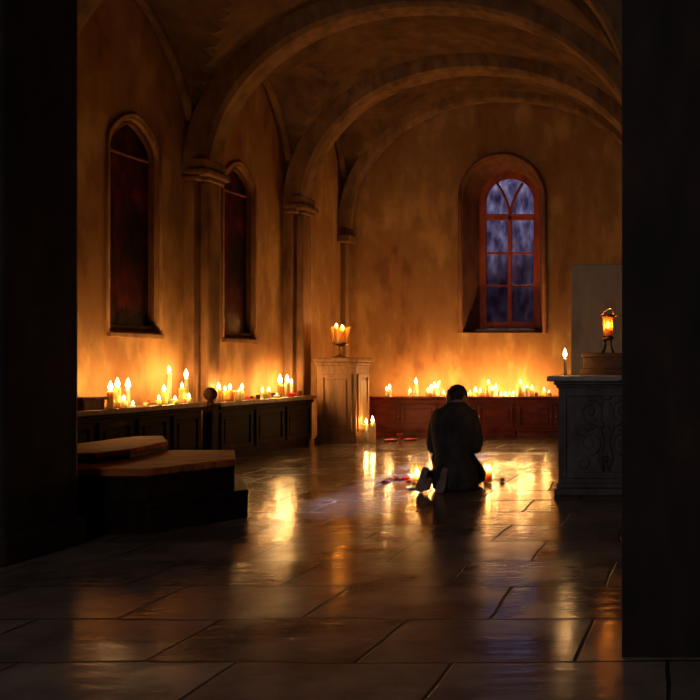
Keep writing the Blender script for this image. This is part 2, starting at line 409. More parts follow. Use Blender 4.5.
# vault: groin bays between transverse ribs
SPR = 3.22; APX = 5.36; APB = 4.95
YB = [3.6, 5.0, 6.95, 9.20, 11.17, 12.7]
def zA(x, Y):
    a, b = xl(Y), XR; u = (x-(a+b)/2)/((b-a)/2)
    return SPR + (APX-SPR)*math.sqrt(max(0, 1-min(1, abs(u))**2.1))
def zB(Y, y0, y1, x=0):
    t = abs((Y-(y0+y1)/2)/((y1-y0)/2))
    return SPR + (APB-SPR)*(max(0, 1-t**1.7))**.62
bm = bmesh.new()
for y0, y1 in zip(YB, YB[1:]):
    nx, ny = 72, 22; g = []
    for j in range(ny+1):
        Y = y0+(y1-y0)*j/ny; a, b_ = xl(Y)-.0, XR; row = []
        for i in range(nx+1):
            th = PI*i/nx; x = (a+b_)/2 - (b_-a)/2*math.cos(th)
            row.append(bm.verts.new((x, Y, max(zA(x, Y), zB(Y, y0, y1)))))
        g.append(row)
    for j in range(ny):
        for i in range(nx): bm.faces.new((g[j][i], g[j][i+1], g[j+1][i+1], g[j+1][i]))
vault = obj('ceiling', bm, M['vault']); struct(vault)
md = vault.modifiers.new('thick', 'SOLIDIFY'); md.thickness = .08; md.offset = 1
bm = bmesh.new(); bx(bm, -7.4, 3.9, -2.9, 13.4, 6.2, 6.4); struct(obj('roof_slab', bm, M['darkstone']))
bm = bmesh.new(); bx(bm, -7.1, 3.6, 3.3, 3.6, 5.5, 6.2); struct(obj('trim_7', bm, M['darkstone']))
# transverse ribs
def rib(Y, w, d, k):
    bm = bmesh.new(); rings = []; n = 56; a, b_ = xl(Y), XR; cx = (a+b_)/2; hw_ = (b_-a)/2
    for i in range(n+1):
        th = PI*i/n; u = -math.cos(th); x = cx + hw_*u; z = zA(x, Y)
        xi = cx + (hw_-d)*u; zi = SPR + (APX-d-SPR)*math.sqrt(max(0, 1-abs(u)**2.1))
        f = .72
        rings.append([(x, Y-w/2, z+.04), (xi, Y-w/2*f-.0, zi+.04), (xi+(cx-xi)*.012, Y-w/2*f*.7, zi-.0), (xi+(cx-xi)*.012, Y+w/2*f*.7, zi), (xi, Y+w/2*f, zi+.04), (x, Y+w/2, z+.04)])
    ring_loft(bm, rings)
    struct(obj('trim_%d' % k, bm, M['rib']))
for k, (Y, w, d) in enumerate(((12.58, .24, .13), (11.17, .46, .20), (9.20, .46, .20), (6.95, .46, .20))): rib(Y, w, d, 8+k)
# wall ribs (pointed arches along the left wall) fanning out of each capital
k = 12
for y0, y1 in zip(YB[1:], YB[2:]):
    b = bmesh.new(); pts = []
    for i in range(25):
        Y = y0+.14+(y1-y0-.28)*i/24
        pts.append((xl(Y)+.06, Y, zB(Y, y0, y1)+.0))
    tube(b, pts, .055, 8)
    struct(obj('trim_%d' % k, b, M['rib'], smooth=True)); k += 1
# pilasters with capitals on the left wall
for Y in (11.17, 9.20, 6.95):
    v = (Y-OY)/CP
    b = bmesh.new()
    bx(b, .0, .13, v-.20, v+.20, 0, SPR-.04, .01); bx(b, .13, .24, v-.11, v+.11, 0, SPR-.04, .03)
    bx(b, .0, .20, v-.22, v+.22, SPR-.05, SPR+.0, .012); bx(b, .13, .27, v-.14, v+.14, SPR-.05, SPR+.0, .012); bx(b, .0, .29, v-.22, v+.22, SPR+.0, SPR+.09, .03); bx(b, .0, .25, v-.20, v+.20, SPR+.09, SPR+.20, .02)
    struct(obj('trim_%d' % k, b, M['pilaster'], loc=(OX, OY, 0), rotz=-PHI)); k += 1
b = bmesh.new(); bx(b, -5.44, -5.30, 12.55, 12.70, 0, 3.0, .02); bx(b, -5.44, -5.20, 12.44, 12.70, 3.0, 3.12, .02)
struct(obj('trim_%d' % k, b, M['pilaster'])); k += 1
b = bmesh.new(); bx(b, XR-.16, XR, 12.5, 12.7, 0, 3.0, .02); bx(b, XR-.26, XR, 12.42, 12.7, 3.0, 3.12, .02)
struct(obj('trim_%d' % k, b, M['pilaster'])); k += 1

# ------------------------------------------------------------------ furniture
def panel_front(b, x0, x1, z0, z1, y, dep=.02, fr=.05):
    """a raised frame round a sunken field with a raised centre, facing -y"""
    bx(b, x0, x1, y-dep, y, z0, z0+fr, .004); bx(b, x0, x1, y-dep, y, z1-fr, z1, .004)
    bx(b, x0, x0+fr, y-dep, y, z0+fr, z1-fr, .004); bx(b, x1-fr, x1, y-dep, y, z0+fr, z1-fr, .004)
    g = fr*.55
    if x1-x0 > 4*fr and z1-z0 > 4*fr: bx(b, x0+fr+g, x1-fr-g, y-dep*.7, y, z0+fr+g, z1-fr-g, .006)

# left benches (local: x into the room, y along the wall)
BD = .47
def left_bench(px0, px1, top, label, npan):
    v0, v1 = lwv(px0, BD), lwv(px1, BD)
    t = thing('wooden_bench', label, 'bench', (*lw(0, 0), 0), -PHI, None)
    b = bmesh.new(); bx(b, .27, BD-.05, v0+.02, v1-.02, .08, top-.05); bx(b, .27, BD-.08, v0+.04, v1-.04, 0, .08)
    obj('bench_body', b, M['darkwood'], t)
    # top with notches round the pilasters
    poly = [(BD, v0), (BD, v1)]; 
    b = bmesh.new()
    cuts = []
    for Y in (11.17, 9.20, 6.95):
        v = (Y-OY)/CP
        if v0 < v+.26 and v-.26 < v1: cuts.append((max(v0, v-.26), min(v1, v+.26)))
    cuts.sort(); edge = []
    cur = v0
    bx(b, .27, BD, v0, v1, top-.05, top, .008)
    for a_, c_ in cuts:
        if a_ > cur: bx(b, .005, .27, cur, a_, top-.05, top)
        cur = c_
    if cur < v1: bx(b, .005, .27, cur, v1, top-.05, top)
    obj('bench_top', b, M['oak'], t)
    b = bmesh.new(); bx(b, BD-.05, BD-.015, v0+.02, v1-.02, top-.09, top-.05, .01); obj('moulding', b, M['darkwood'], t)
    L_ = (v1-v0-.04)/npan
    for i in range(npan):
        b = bmesh.new(); a_ = v0+.02+i*L_; 
        # panel facing +x : build facing -y then swap
        panel_front(b, a_+.03, a_+L_-.03, .12, top-.12, 0)
        for vv in b.verts: vv.co = Vector((BD-.05-vv.co.y, vv.co.x, vv.co.z))
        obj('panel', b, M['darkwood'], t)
    return v0, v1
TN, TF = .685, .67
left_bench(52, 207, TN, 'long dark wooden bench along the left wall behind the wooden steps, candles on its top', 4)
left_bench(221, 316, TF, 'dark wooden bench along the left wall between the newel post and the oak pedestal', 3)
# newel post between the benches
v = lwv(213, BD-.03); x, y = lw(BD-.06, v)
t = thing('newel_post', 'dark turned wooden post with a round knob, standing between the two left wall benches', 'post', (x, y, 0), -PHI)
b = bmesh.new(); bx(b, -.055, .055, -.055, .055, 0, .63, .008); bx(b, -.07, .07, -.07, .07, 0, .10, .008); bx(b, -.068, .068, -.068, .068, .63, .665, .008)
obj('shaft', b, M['darkwood'], t)
b = bmesh.new(); lathe(b, [(.0, .665), (.04, .665), (.03, .69), (.028, .70), (.055, .72), (.07, .76), (.062, .80), (.035, .835), (0, .845)], 20)
obj('knob', b, M['darkwood'], t, smooth=True)

# back benches: cabinet units and one worktop
YF, TB = 12.2, .60
labs = ['leftmost red mahogany cabinet against the back wall, right of the oak pedestal', 'red mahogany cabinet against the back wall directly behind the kneeling person',
        'red mahogany cabinet just right of the kneeling person, below the arched window', 'red mahogany cabinet against the back wall, partly behind the stone altar']
edges = [-4.90, -3.74, -2.57, -1.40, -.42]
for i in range(4):
    a, c = edges[i], edges[i+1]-.004
    t = thing('low_cabinet', labs[i], 'cabinet', ((a+c)/2, YF+.03, 0), 0, 'red mahogany cabinets along the back wall')
    h = (c-a)/2
    b = bmesh.new(); bx(b, -h, h, 0, .44, .07, TB-.045); bx(b, -h+.01, h-.01, .03, .44, 0, .07); obj('cabinet_body', b, M['redwood'], t)
    b = bmesh.new(); bx(b, -h, h, -.018, 0, TB-.10, TB-.045, .006); obj('frieze', b, M['redwood'], t)
    b = bmesh.new(); bx(b, -h, h, -.02, 0, .07, .115, .006); obj('skirting', b, M['redwood'], t)
    for s in (0, 1):
        b = bmesh.new(); x0 = -h+.035 + s*(h-.02); x1 = x0 + h-.05
        panel_front(b, x0, x1, .125, TB-.115, 0, .022, .045)
        d = obj('door', b, M['redwood'], t)
        b = bmesh.new(); xk = x1-.022 if s == 0 else x0+.022
        lathe(b, [(0, 0), (.006, 0), (.006, .012), (.012, .018), (.010, .026), (0, .028)], 10)
        for vv in b.verts: vv.co = Vector((xk+vv.co.x, -.022-vv.co.z, .30+vv.co.y))
        obj('knob', b, M['brass'], d, smooth=True)
b = bmesh.new(); bx(b, -4.95, -.36, YF-.02, 12.68, TB-.045, TB, .010)
tag(obj('worktop', b, M['redwood']), 'long red-brown wooden worktop running across the cabinets along the back wall', 'worktop')

# oak pedestal
t = thing('pedestal', 'square oak pedestal with moulded cornice in the far left corner, carrying a candelabrum', 'pedestal', (-4.835, 11.36, 0))
b = bmesh.new(); bx(b, -.27, .27, -.23, .23, .10, 1.06); obj('shaft', b, M['pedwood'], t)
b = bmesh.new(); bx(b, -.30, .30, -.26, .26, 0, .07, .008); bx(b, -.285, .285, -.245, .245, .07, .10, .01); obj('base', b, M['pedwood'], t)
b = bmesh.new(); bx(b, -.285, .285, -.245, .245, 1.06, 1.09, .008); bx(b, -.295, .295, -.26, .26, 1.09, 1.13, .012); bx(b, -.32, .32, -.28, .28, 1.13, 1.19, .012)
obj('cornice', b, M['pedwood'], t)
b = bmesh.new(); panel_front(b, -.22, .22, .16, .96, -.23, .022, .05); obj('panel', b, M['pedwood'], t)
b = bmesh.new(); panel_front(b, -.19, .19, .16, .96, 0, .022, .05)
for vv in b.verts: vv.co = Vector((.27-vv.co.y, vv.co.x, vv.co.z))
obj('panel', b, M['pedwood'], t)

# wooden steps
def steps():
    t = thing('wooden_steps', 'broad worn wooden steps in front of the left bench, beside the dark pier', 'steps', (0, 0, 0))
    z3, z2, z1 = .20, .42, .49
    def P(px, py, z): return floorpt(px, py, z)
    A = P(147, 469, z2); Bp = P(236, 459, z2)
    xl_ = -4.7
    low = [(xl_, A[1]-.0), (A[0]+.03, A[1]-.02), (-3.12, 5.74), (Bp[0]-.42, Bp[1]+.80), (xl_, Bp[1]+.80)]
    mid = [(xl_+.0, A[1]+.02), A, Bp, (Bp[0]-.36, Bp[1]+.62), (xl_, Bp[1]+.62)]
    top = [P(95, 453, z1), P(130, 449, z1), P(168, 441, z1), P(163, 435.5, z1), (xl_+.05, P(163, 435.5, z1)[1]-.05), (xl_+.05, P(95, 453, z1)[1]+.02)]
    for nm, poly, z0, z in (('riser', low, 0, z3-.04), ('riser', mid, z3, z2-.05), ('riser', top, z2, z1-.04)):
        cx = sum(p[0] for p in poly)/len(poly); cy = sum(p[1] for p in poly)/len(poly)
        b = bmesh.new(); prism(b, [(cx+(px-cx)*.985, cy+(py-cy)*.975) for px, py in poly], z0, z); obj(nm, b, M['darkwood'], t)
    for poly, z0, z in ((low, z3-.04, z3), (mid, z2-.05, z2), (top, z1-.04, z1)):
        b = bmesh.new(); prism(b, poly, z0, z)
        obj('tread', b, M['stepwood'] if z > .3 else M['darkwood'], t, bevel=.010)
    return t
steps()

# altar at the right, against the dark wall
AX0, AX1, AY = -1.055, XR-.02, 6.72
t = thing('stone_altar', 'dark carved stone altar with a pale slab top, standing against the dark right wall', 'altar', ((AX0+AX1)/2, AY, 0))
h = (AX1-AX0)/2
b = bmesh.new(); bx(b, -h, h, .0, .80, .10, .90); obj('altar_block', b, M['altar'], t)
b = bmesh.new(); bx(b, -h-.03, h, -.05, .83, 0, .06, .01); bx(b, -h-.015, h, -.03, .81, .06, .10, .012); obj('plinth', b, M['altar'], t)
b = bmesh.new(); bx(b, -h-.015, h, -.02, .81, .90, .925, .008); bx(b, -h-.035, h, -.045, .83, .925, .955, .01); obj('cornice', b, M['altar'], t)
b = bmesh.new(); bx(b, -h-.085, h, -.09, .86, .955, 1.0, .012); obj('altar_slab', b, M['altartop'], t, label='pale worn stone slab')
b = bmesh.new()
bx(b, -h+.02, -h+.07, -.022, 0, .14, .88, .006); bx(b, h-.07, h-.02, -.022, 0, .14, .88, .006)
bx(b, -h+.07, h-.07, -.022, 0, .83, .88, .006); bx(b, -h+.07, h-.07, -.022, 0, .14, .19, .006)
obj('panel_frame', b, M['altar'], t)
def scroll(b, cx, cz, r0, turns, s, flip, rad=.014):
    pts = []; n = 26
    for i in range(n+1):
        k_ = i/n; a = flip + s*turns*2*PI*k_; r = r0*(1-.82*k_)
        pts.append((cx+r*math.cos(a), -.008, cz+r*math.sin(a)))
    tube(b, pts, [rad*(1-.5*i/n) for i in range(n+1)], 7)
b = bmesh.new()
for s in (-1, 1):
    scroll(b, s*.14, .70, .105, 1.6, s, PI/2 if s > 0 else PI/2)
    scroll(b, s*.14, .44, .10, 1.5, -s, -PI/2)
    scroll(b, s*.20, .27, .06, 1.2, s, PI/2)
    for q in range(4):
        a = .5+q*.5; ball(b, (s*(.05+.05*q), -.006, .56+.05*math.sin(a*2)), (.028, .014, .05), 10, 6, Matrix.Rotation(s*(.6+q*.3), 3, 'Y'))
    tube(b, [(s*.02, -.006, .20), (s*.05, -.01, .32), (s*.02, -.01, .45), (s*.06, -.008, .58), (s*.03, -.006, .78)], [.012, .015, .012, .015, .008], 7)
for q in range(8):
    a = q*PI/4; ball(b, (.045*math.cos(a), -.008, .30+.045*math.sin(a)), (.024, .014, .024), 10, 6)
ball(b, (0, -.012, .30), .02, 10, 6); ball(b, (0, -.006, .82), (.05, .014, .025), 12, 6)
obj('carved_relief', b, M['altar'], t, smooth=True, label='carved scrollwork and rosette')
# retable box on the altar
gx0 = (580-PX)*7.12/F
t = thing('wooden_shelf', 'low stepped brown wooden shelf on the back of the stone altar, carrying the glass lamp', 'shelf', ((gx0+AX1)/2, 7.12, 1.0))
h = (AX1-gx0)/2
b = bmesh.new(); bx(b, -h, h, 0, .36, 0, .055, .006); bx(b, -h+.03, h, .01, .36, .055, .16, .006); obj('shelf_body', b, M['shelfwood'], t)
b = bmesh.new(); bx(b, -h+.015, h, -.005, .37, .16, .20, .008); obj('shelf_top', b, M['shelfwood'], t)
# tall grey stone block behind the altar
sx0 = (571-PX)*8.4/F
bm = bmesh.new(); bx(bm, sx0, XR-.01, 8.4, 9.3, 0, zat(264, 8.4), .012)
tag(obj('stone_block', bm, M['greystone']), 'tall plain grey stone block behind the altar and the glass lamp', 'stone block')

# ------------------------------------------------------------------ candles and lamps
def fl_light(p, e, parent, r=.012, col=(1, .47, .13)):
    ld = bpy.data.lights.new('flame_light', 'POINT'); ld.energy = e; ld.use_shadow = True; ld.color = col; ld.shadow_soft_size = r
    o = bpy.data.objects.new('flame_light', ld); C.objects.link(o); o.parent = parent; o.location = p
    return o
E0 = 2.6
def flame(parent, x, y, z, h=.07, w=None, e=1.0, lean=0.0, light=True):
    w = w or h*.2
    b = bmesh.new(); prof = [(0, 0), (w*.55, h*.07), (w*.95, h*.22), (w, h*.36), (w*.78, h*.55), (w*.42, h*.77), (w*.14, h*.93), (0, h)]
    lathe(b, prof, 14)
    for vv in b.verts: vv.co.x += lean*vv.co.z**1.0
    o = obj('flame', b, M['flame'], parent, smooth=True, loc=(x, y, z))
    if light: fl_light((x, y, z+h*.38), E0*e, parent, min(.012, w*.7))
    return o
def candle(name, label, loc, h, r, mat='wax', fh=.07, e=1.0, group=None, lit=True, lean=0.0, taper=.9):
    t = thing(name, label, 'candle', loc, random.uniform(0, 6), group)
    b = bmesh.new()
    lathe(b, [(0, 0), (r, 0), (r*.98, h*.3), (r*(1+taper)/2, h*.7), (r*taper, h-.006), (r*taper*.9, h), (r*taper*.55, h-.006), (0, h-.010)], 18, wob=.0015)
    for q in range(3):      # runs of melted wax
        a = random.uniform(0, 2*PI); l = random.uniform(.2, .6)*h; rr = r*.93
        tube(b, [(rr*math.cos(a)*taper, rr*math.sin(a)*taper, h-.004), (r*math.cos(a), r*math.sin(a), h-l*.5), (r*.99*math.cos(a), r*.99*math.sin(a), h-l)], [r*.14, r*.13, r*.18], 6)
    obj('wax', b, M[mat], t, smooth=True)
    b = bmesh.new(); tube(b, [(0, 0, h-.012), (.0015, 0, h+.012)], .0018, 6); obj('wick', b, M['wick'], t)
    if lit: flame(t, 0, 0, h+.004, fh, None, e, lean)
    return t
def on_left(px, n, top):
    v = lwv(px, n); x, y = lw(n, v); return (x, y, top)
def hpx(py, loc): return max(.012, zat(py, loc[1]) - loc[2])
GL, GF, GB = 'candles on the near left bench', 'candles on the far left bench', 'candles on the back worktop'
near = [ # px, n, top of wax px, width px, mat, flame m, energy, label
 (110.5, .42, 391, 6.5, 'wax', .095, 1.2, 'leftmost tall ivory candle on the near left bench, next to the wooden box'),
 (117.5, .36, 388, 6.5, 'amberwax', .10, 1.2, 'tall amber-tinted candle on the near left bench, second from the wooden box'),
 (128, .28, 389, 4.0, 'wax', .11, 1.2, 'slim ivory taper on the near left bench, third tall candle from the wooden box'),
 (124, .42, 401, 6, 'wax', .055, .7, 'short ivory candle in front of the slim taper on the near left bench'),
 (133, .42, 405, 5, 'wax', .04, .5, 'tiny candle stub right of the slim taper on the near left bench'),
 (159, .42, 400, 5, 'wax', .05, .6, 'short ivory candle at the left foot of the tallest candle cluster, near left bench'),
 (164, .30, 392, 6.5, 'amberwax', .075, .8, 'medium amber candle just left of the tallest taper, near left bench'),
 (169, .24, 373, 5, 'wax', .075, 1.4, 'tallest ivory taper candle on the near left bench, below the first lancet window'),
 (175, .42, 400, 6.5, 'wax', .045, .7, 'short thick ivory candle right of the tallest taper, near left bench'),
 (182, .34, 388, 6, 'amberwax', .06, .9, 'medium amber candle on the near left bench, front left of the second tallest taper'),
 (186, .20, 378, 4, 'wax', .10, 1.2, 'second tallest taper candle, near the right end of the near left bench'),
 (189, .40, 398, 6, 'wax', .05, .7, 'short candle at the far right end of the near left bench'),
]
LEFTK = 1.25
for px, n, ty, w, mt, fh, e, lb in near:
    loc = on_left(px, n, TN); r = w/2*loc[1]/F
    candle('candle', lb, loc, hpx(ty, loc), r, mt, fh, e*LEFTK, GL)
far = [
 (218.5, .34, 389, 5, 'wax', .075, 1.0, 'candle right beside the newel post knob, leftmost on the far left bench'),
 (225, .25, 391, 6, 'amberwax', .06, .9, 'amber candle second from the newel post on the far left bench'),
 (230, .36, 390, 8, 'amberwax', .075, 1.1, 'broad amber pillar candle on the far left bench'),
 (239, .43, 391.5, 6, 'wax', .03, .6, 'ivory pillar candle front of a taper, left half of the far left bench'),
 (242, .22, 390, 4, 'wax', .08, 1.0, 'ivory taper standing behind the ivory pillar on the far left bench'),
 (269, .36, 391, 4, 'wax', .05, .6, 'short candle between the two dark cups on the far left bench'),
 (277, .40, 395.5, 6, 'wax', .03, .4, 'squat tealight just left of the brightest flame on the far left bench'),
 (280, .20, 384, 5, 'amberwax', .13, 2.0, 'tall candle with the largest flame on the far left bench'),
 (287, .26, 382, 4.5, 'wax', .10, 1.5, 'tall ivory candle behind the red bowl on the far left bench'),
 (291.5, .20, 384, 3.5, 'wax', .07, 1.0, 'slim pale taper right of the red bowl candle, far left bench'),
 (262.5, .14, 392, 3, 'wax', .06, .6, 'thin taper behind the dark cups, middle of the far left bench'),
]
for px, n, ty, w, mt, fh, e, lb in far:
    loc = on_left(px, n, TF); r = w/2*loc[1]/F
    candle('candle', lb, loc, hpx(ty, loc), r, mt, fh, e*LEFTK, GF)
YC = 12.42
back = [
 (386.5, 12.50, 390, 2.5, 'wax', .05, .5, 'thin taper at the left end of the back worktop, behind a brighter candle'),
 (389.5, 12.40, 389, 4.5, 'wax', .075, .9, 'leftmost bright candle on the back worktop, nearest the oak pedestal'),
 (410, 12.42, 392.5, 4, 'wax', .06, .6, 'short candle left of the tall candle, left part of the back worktop'),
 (416, 12.40, 384, 4.5, 'wax', .10, 1.1, 'tall ivory candle between the pedestal and the kneeling person on the back worktop'),
 (428, 12.35, 392, 5, 'wax', .06, .7, 'short candle, left of the flame cluster beside the kneeling person'),
 (431, 12.45, 389, 5, 'amberwax', .07, .9, 'amber candle in the flame cluster left of the kneeling person'),
 (434.5, 12.38, 387, 5, 'wax', .08, 1.0, 'brightest candle of the flame cluster left of the kneeling person'),
 (438, 12.50, 385, 3, 'wax', .065, .8, 'slim candle at the right of the flame cluster, leaning flame'),
 (443.5, 12.38, 393.5, 6, 'wax', .05, .6, 'squat candle closest to the left of the kneeling person on the back worktop'),
 (470, 12.34, 393, 5, 'wax', .04, .7, 'squat candle just right of the kneeling person head on the back worktop'),
 (475.5, 12.50, 392, 5, 'amberwax', .08, .9, 'amber candle beside the reddish bowl on the back worktop'),
 (488.5, 12.42, 384, 6, 'amberwax', .07, 1.4, 'tall amber pillar candle, tallest right of the kneeling person'),
 (492.5, 12.36, 390, 5, 'wax', .06, .9, 'medium candle touching the right side of the tall amber pillar'),
 (496, 12.48, 387, 4, 'wax', .05, .9, 'slim candle second right of the tall amber pillar'),
 (501, 12.36, 394, 3.8, 'wax', .035, .5, 'first low tealight in the row right of the tall pillar group'),
 (505.5, 12.48, 394, 3.6, 'wax', .035, .5, 'second low tealight in the row right of the tall pillar group'),
 (509.5, 12.36, 394, 3.4, 'wax', .035, .5, 'third low tealight in the row right of the tall pillar group'),
 (513.3, 12.48, 393.5, 3.6, 'wax', .035, .5, 'fourth low tealight, just left of the broad ivory pillar'),
 (520.5, 12.42, 384, 8, 'wax', .07, 1.4, 'broad tall ivory pillar candle on the right part of the back worktop'),
 (527, 12.36, 387.5, 5, 'wax', .04, .8, 'ivory pillar candle right of the broad ivory pillar'),
 (532, 12.50, 389, 4, 'amberwax', .055, .8, 'slim candle just left of the dark clay cup on the back worktop'),
 (544, 12.46, 391, 4.4, 'amberwax', .055, .7, 'candle right of the dark clay cup on the back worktop, second from the altar'),
 (549, 12.33, 392.5, 5, 'wax', .035, .6, 'squat bright candle on the back worktop, nearest the stone altar'),
 (480.5, 12.52, 391, 3, 'wax', .045, .6, 'thin candle behind the reddish bowl on the back worktop'),
]
BACKK = 2.3
for px, Y, ty, w, mt, fh, e, lb in back:
    Y -= .09
    loc = ((px-PX)*Y/F, Y, TB)
    candle('candle', lb, loc, hpx(ty, loc), w/2*Y/F, mt, fh, e*BACKK, GB, lean=.5 if 'leaning' in lb else 0)
# floor candles by the pedestal
for px, Y, ty, w, fh, lb in ((366.2, 11.25, 424, 4.6, .08, 'tall ivory candle on the floor, touching the right side of the oak pedestal'),
                             (372.6, 11.15, 423, 6.2, .10, 'thicker tall candle on the floor, right of the one beside the oak pedestal')):
    loc = ((px-PX)*Y/F, Y, 0); candle('candle', lb, loc, hpx(ty, loc), w/2*Y/F, 'wax', fh, 1.4, 'floor candles by the pedestal')
# altar candle
loc = ((565-PX)*7.0/F, 7.0, 1.0)
candle('candle', 'single slim burning candle on the left end of the stone altar slab', loc, hpx(358, loc), .016, 'wax', .085, 1.0, None, taper=.75)
# small candle beside the votive glass left of the person
x, y = floorpt(412, 482)
candle('candle', 'tiny candle stub on the floor, left of the glass votive by the kneeling person', (x, y, 0), .028, .012, 'amberwax', .05, .3)
def votive(label, px, py, h, r, ch, fh, e, gm='amberglass', wm='wax'):
    x, y = floorpt(px, py); t = thing('votive_glass', label, 'candle glass', (x, y, 0))
    b = bmesh.new(); lathe(b, [(0, 0), (r*.82, 0), (r*.88, .004), (r, h*.5), (r*1.04, h), (r*1.04-.003, h), (r-.004, h*.5), (r*.84, .010), (0, .010)], 24)
    obj('glass', b, M[gm], t, smooth=True)
    b = bmesh.new(); lathe(b, [(0, .011), (r*.72, .011), (r*.74, ch), (r*.5, ch-.003), (0, ch-.004)], 18); obj('wax', b, M[wm], t, smooth=True)
    flame(t, 0, 0, ch+.004, fh, fh*.26, e)
votive('round glass with a burning candle on the floor, left of the kneeling person', 417, 483, .19, .058, .055, .085, .4, 'glass')
votive('tall clear glass with a burning candle on the floor, right of the kneeling person', 488.5, 483, .19, .040, .10, .075, .55, 'glass', 'amberwax')
x, y = floorpt(485, 482)
candle('candle', 'small candle in the dark holder squeezed between the person and the tall glass', (x, y, 0), .125, .017, 'darkcup', .05, .5)
# small dishes and flowers round the person
def dish(name, label, cat, loc, r, h, mat, seg=22, sy=1):
    b = bmesh.new(); lathe(b, [(0, 0), (r*.55, 0), (r*.62, h*.15), (r*.92, h*.8), (r, h), (r*.95, h), (r*.84, h*.75), (r*.5, h*.35), (0, h*.3)], seg, sy=sy)
    o = obj(name, b, M[mat], smooth=True, loc=loc); tag(o, label, cat); return o
x, y = floorpt(418, 486.5); dish('saucer', 'small yellow-green saucer on the floor beside the left foot of the kneeling person', 'saucer', (x, y-.12, 0), .062, .016, 'leafgreen')
x, y = floorpt(502, 482); b = bmesh.new(); ball(b, (0, 0, .022), (.024, .022, .022)); 
for vv in b.verts: vv.co += Vector((random.uniform(-1, 1), random.uniform(-1, 1), random.uniform(-.2, .2)))*.0015
bmesh.ops.translate(b, verts=b.verts, vec=(0, 0, -min(v.co.z for v in b.verts)))
tag(obj('pebble', b, M['darkcup'], smooth=True, loc=(x, y, 0)), 'small round brown pebble on the floor right of the tall glass', 'pebble')
def petal(label, px, py, L_, rot, mat, name='petal', cat='petal'):
    x, y = floorpt(px, py); b = bmesh.new(); n = 10; m_ = 5
    g = []
    for i in range(n+1):
        t_ = i/n; w = math.sin(PI*min(1, t_*1.02))**.7*L_*.33
        row = [b.verts.new((L_*(t_-.5), w*(j/m_*2-1), .004 + .018*abs(j/m_*2-1)**2*(w/(L_*.33)) + .012*t_**2)) for j in range(m_+1)]
        g.append(row)
    for i in range(n):
        for j in range(m_): b.faces.new((g[i][j], g[i+1][j], g[i+1][j+1], g[i][j+1]))
    bmesh.ops.remove_doubles(b, verts=b.verts, dist=1e-5)
    o = obj(name, b, M[mat], smooth=True, loc=(x, y, 0), rotz=rot); md = o.modifiers.new('t', 'SOLIDIFY'); md.thickness = .012; md.offset = 1
    tag(o, label, cat, 'fallen petals left of the person')
petal('dark red petal lying leftmost on the floor, left of the kneeling person', 385, 482.5, .09, .1, 'darkred')
petal('dark red petal touching the leftmost one, slightly farther back', 389.5, 480, .08, 2.6, 'darkred')
petal('dark petal in the middle of the scattered row on the floor', 397.5, 480, .075, .5, 'darkred')
petal('long bright red petal on the floor just left of the candle stub', 405, 479, .12, 0, 'red')
petal('dark petal in front of the candle stub, beside the saucer', 409.5, 482, .07, .3, 'darkred')
# red dishes by the back cabinets
x, y = floorpt(391, 441); dish('red_dish', 'flat red dish on the floor before the back cabinets, the left one', 'dish', (x, y, 0), .10, .025, 'red', sy=1)
x, y = floorpt(410.5, 440.5); dish('red_dish', 'flat red dish on the floor before the back cabinets, the right one', 'dish', (x, y, 0), .105, .025, 'red', sy=1)
x, y = floorpt(399.6, 444); t = thing('red_goblet', 'small red goblet with a tall stem between the two flat red dishes', 'goblet', (x, y, 0))
b = bmesh.new(); lathe(b, [(0, 0), (.035, 0), (.034, .006), (.008, .014), (.006, .09)], 18); obj('stem', b, M['red'], t, smooth=True)
b = bmesh.new(); lathe(b, [(0, .09), (.006, .09), (.03, .11), (.036, .145), (.033, .145), (.025, .115), (0, .105)], 18); obj('bowl', b, M['red'], t, smooth=True)

# odds and ends on the benches
def cup(label, loc, r, h, mat, cat='cup'):
    t = b = bmesh.new(); lathe(b, [(0, 0), (r*.7, 0), (r*.95, h*.3), (r, h*.7), (r*.88, h), (r*.78, h), (r*.85, h*.6), (0, h*.25)], 18)
    o = obj('cup', b, M[mat], smooth=True, loc=loc); tag(o, label, cat)
cup('dark clay cup on the far left bench, right of the red flowers', on_left(258, .36, TF), .028, .055, 'darkcup')
cup('olive green cup on the far left bench, left of the short candle', on_left(265, .34, TF), .026, .06, 'leafgreen')
cup('dark cup just right of the short candle on the far left bench', on_left(273.3, .24, TF), .028, .06, 'darkcup')
cup('dark clay cup on the right part of the back worktop', ((536.5-PX)*12.4/F, 12.4, TB), .032, .06, 'darkcup')
dish('red_bowl', 'red bowl on the far left bench in front of the tall pale candle', 'bowl', on_left(291.5, .39, TF), .065, .05, 'red')
dish('red_bowl', 'reddish bowl on the back worktop between the amber candle and the tall pillar', 'bowl', ((481-PX)*12.36/F, 12.36, TB), .05, .055, 'redwax')
cup('small brown cup at the right end of the far left bench', on_left(299, .30, TF), .03, .07, 'redwood')
cup('small brown cup on the back worktop, left of the first low tealight', ((499-PX)*12.5/F, 12.52, TB), .03, .07, 'redwood')
def rose(label, loc, r, mat='red'):
    t = thing('rose', label, 'flower', loc)
    b = bmesh.new(); ball(b, (0, 0, r*.8), (r*.5, r*.5, r*.7), 10, 8)
    for q in range(9):
        a = q*2.4; rr = r*(.35+.05*q); cx, cy = rr*math.cos(a), rr*math.sin(a)
        ball(b, (cx, cy, r*(.9-.04*q)), (r*.42, r*.14, r*.5), 10, 6, Matrix.Rotation(a+PI/2, 3, 'Z'))
    zmin = min(v.co.z for v in b.verts); bmesh.ops.translate(b, verts=b.verts, vec=(0, 0, -zmin))
    obj('bloom', b, M[mat], t, smooth=True)
    b = bmesh.new(); tube(b, [(0, 0, .006), (r*1.6, r*.4, .006), (r*3, r*.2, .006)], .004, 6); obj('stem', b, M['leafgreen'], t, smooth=True)
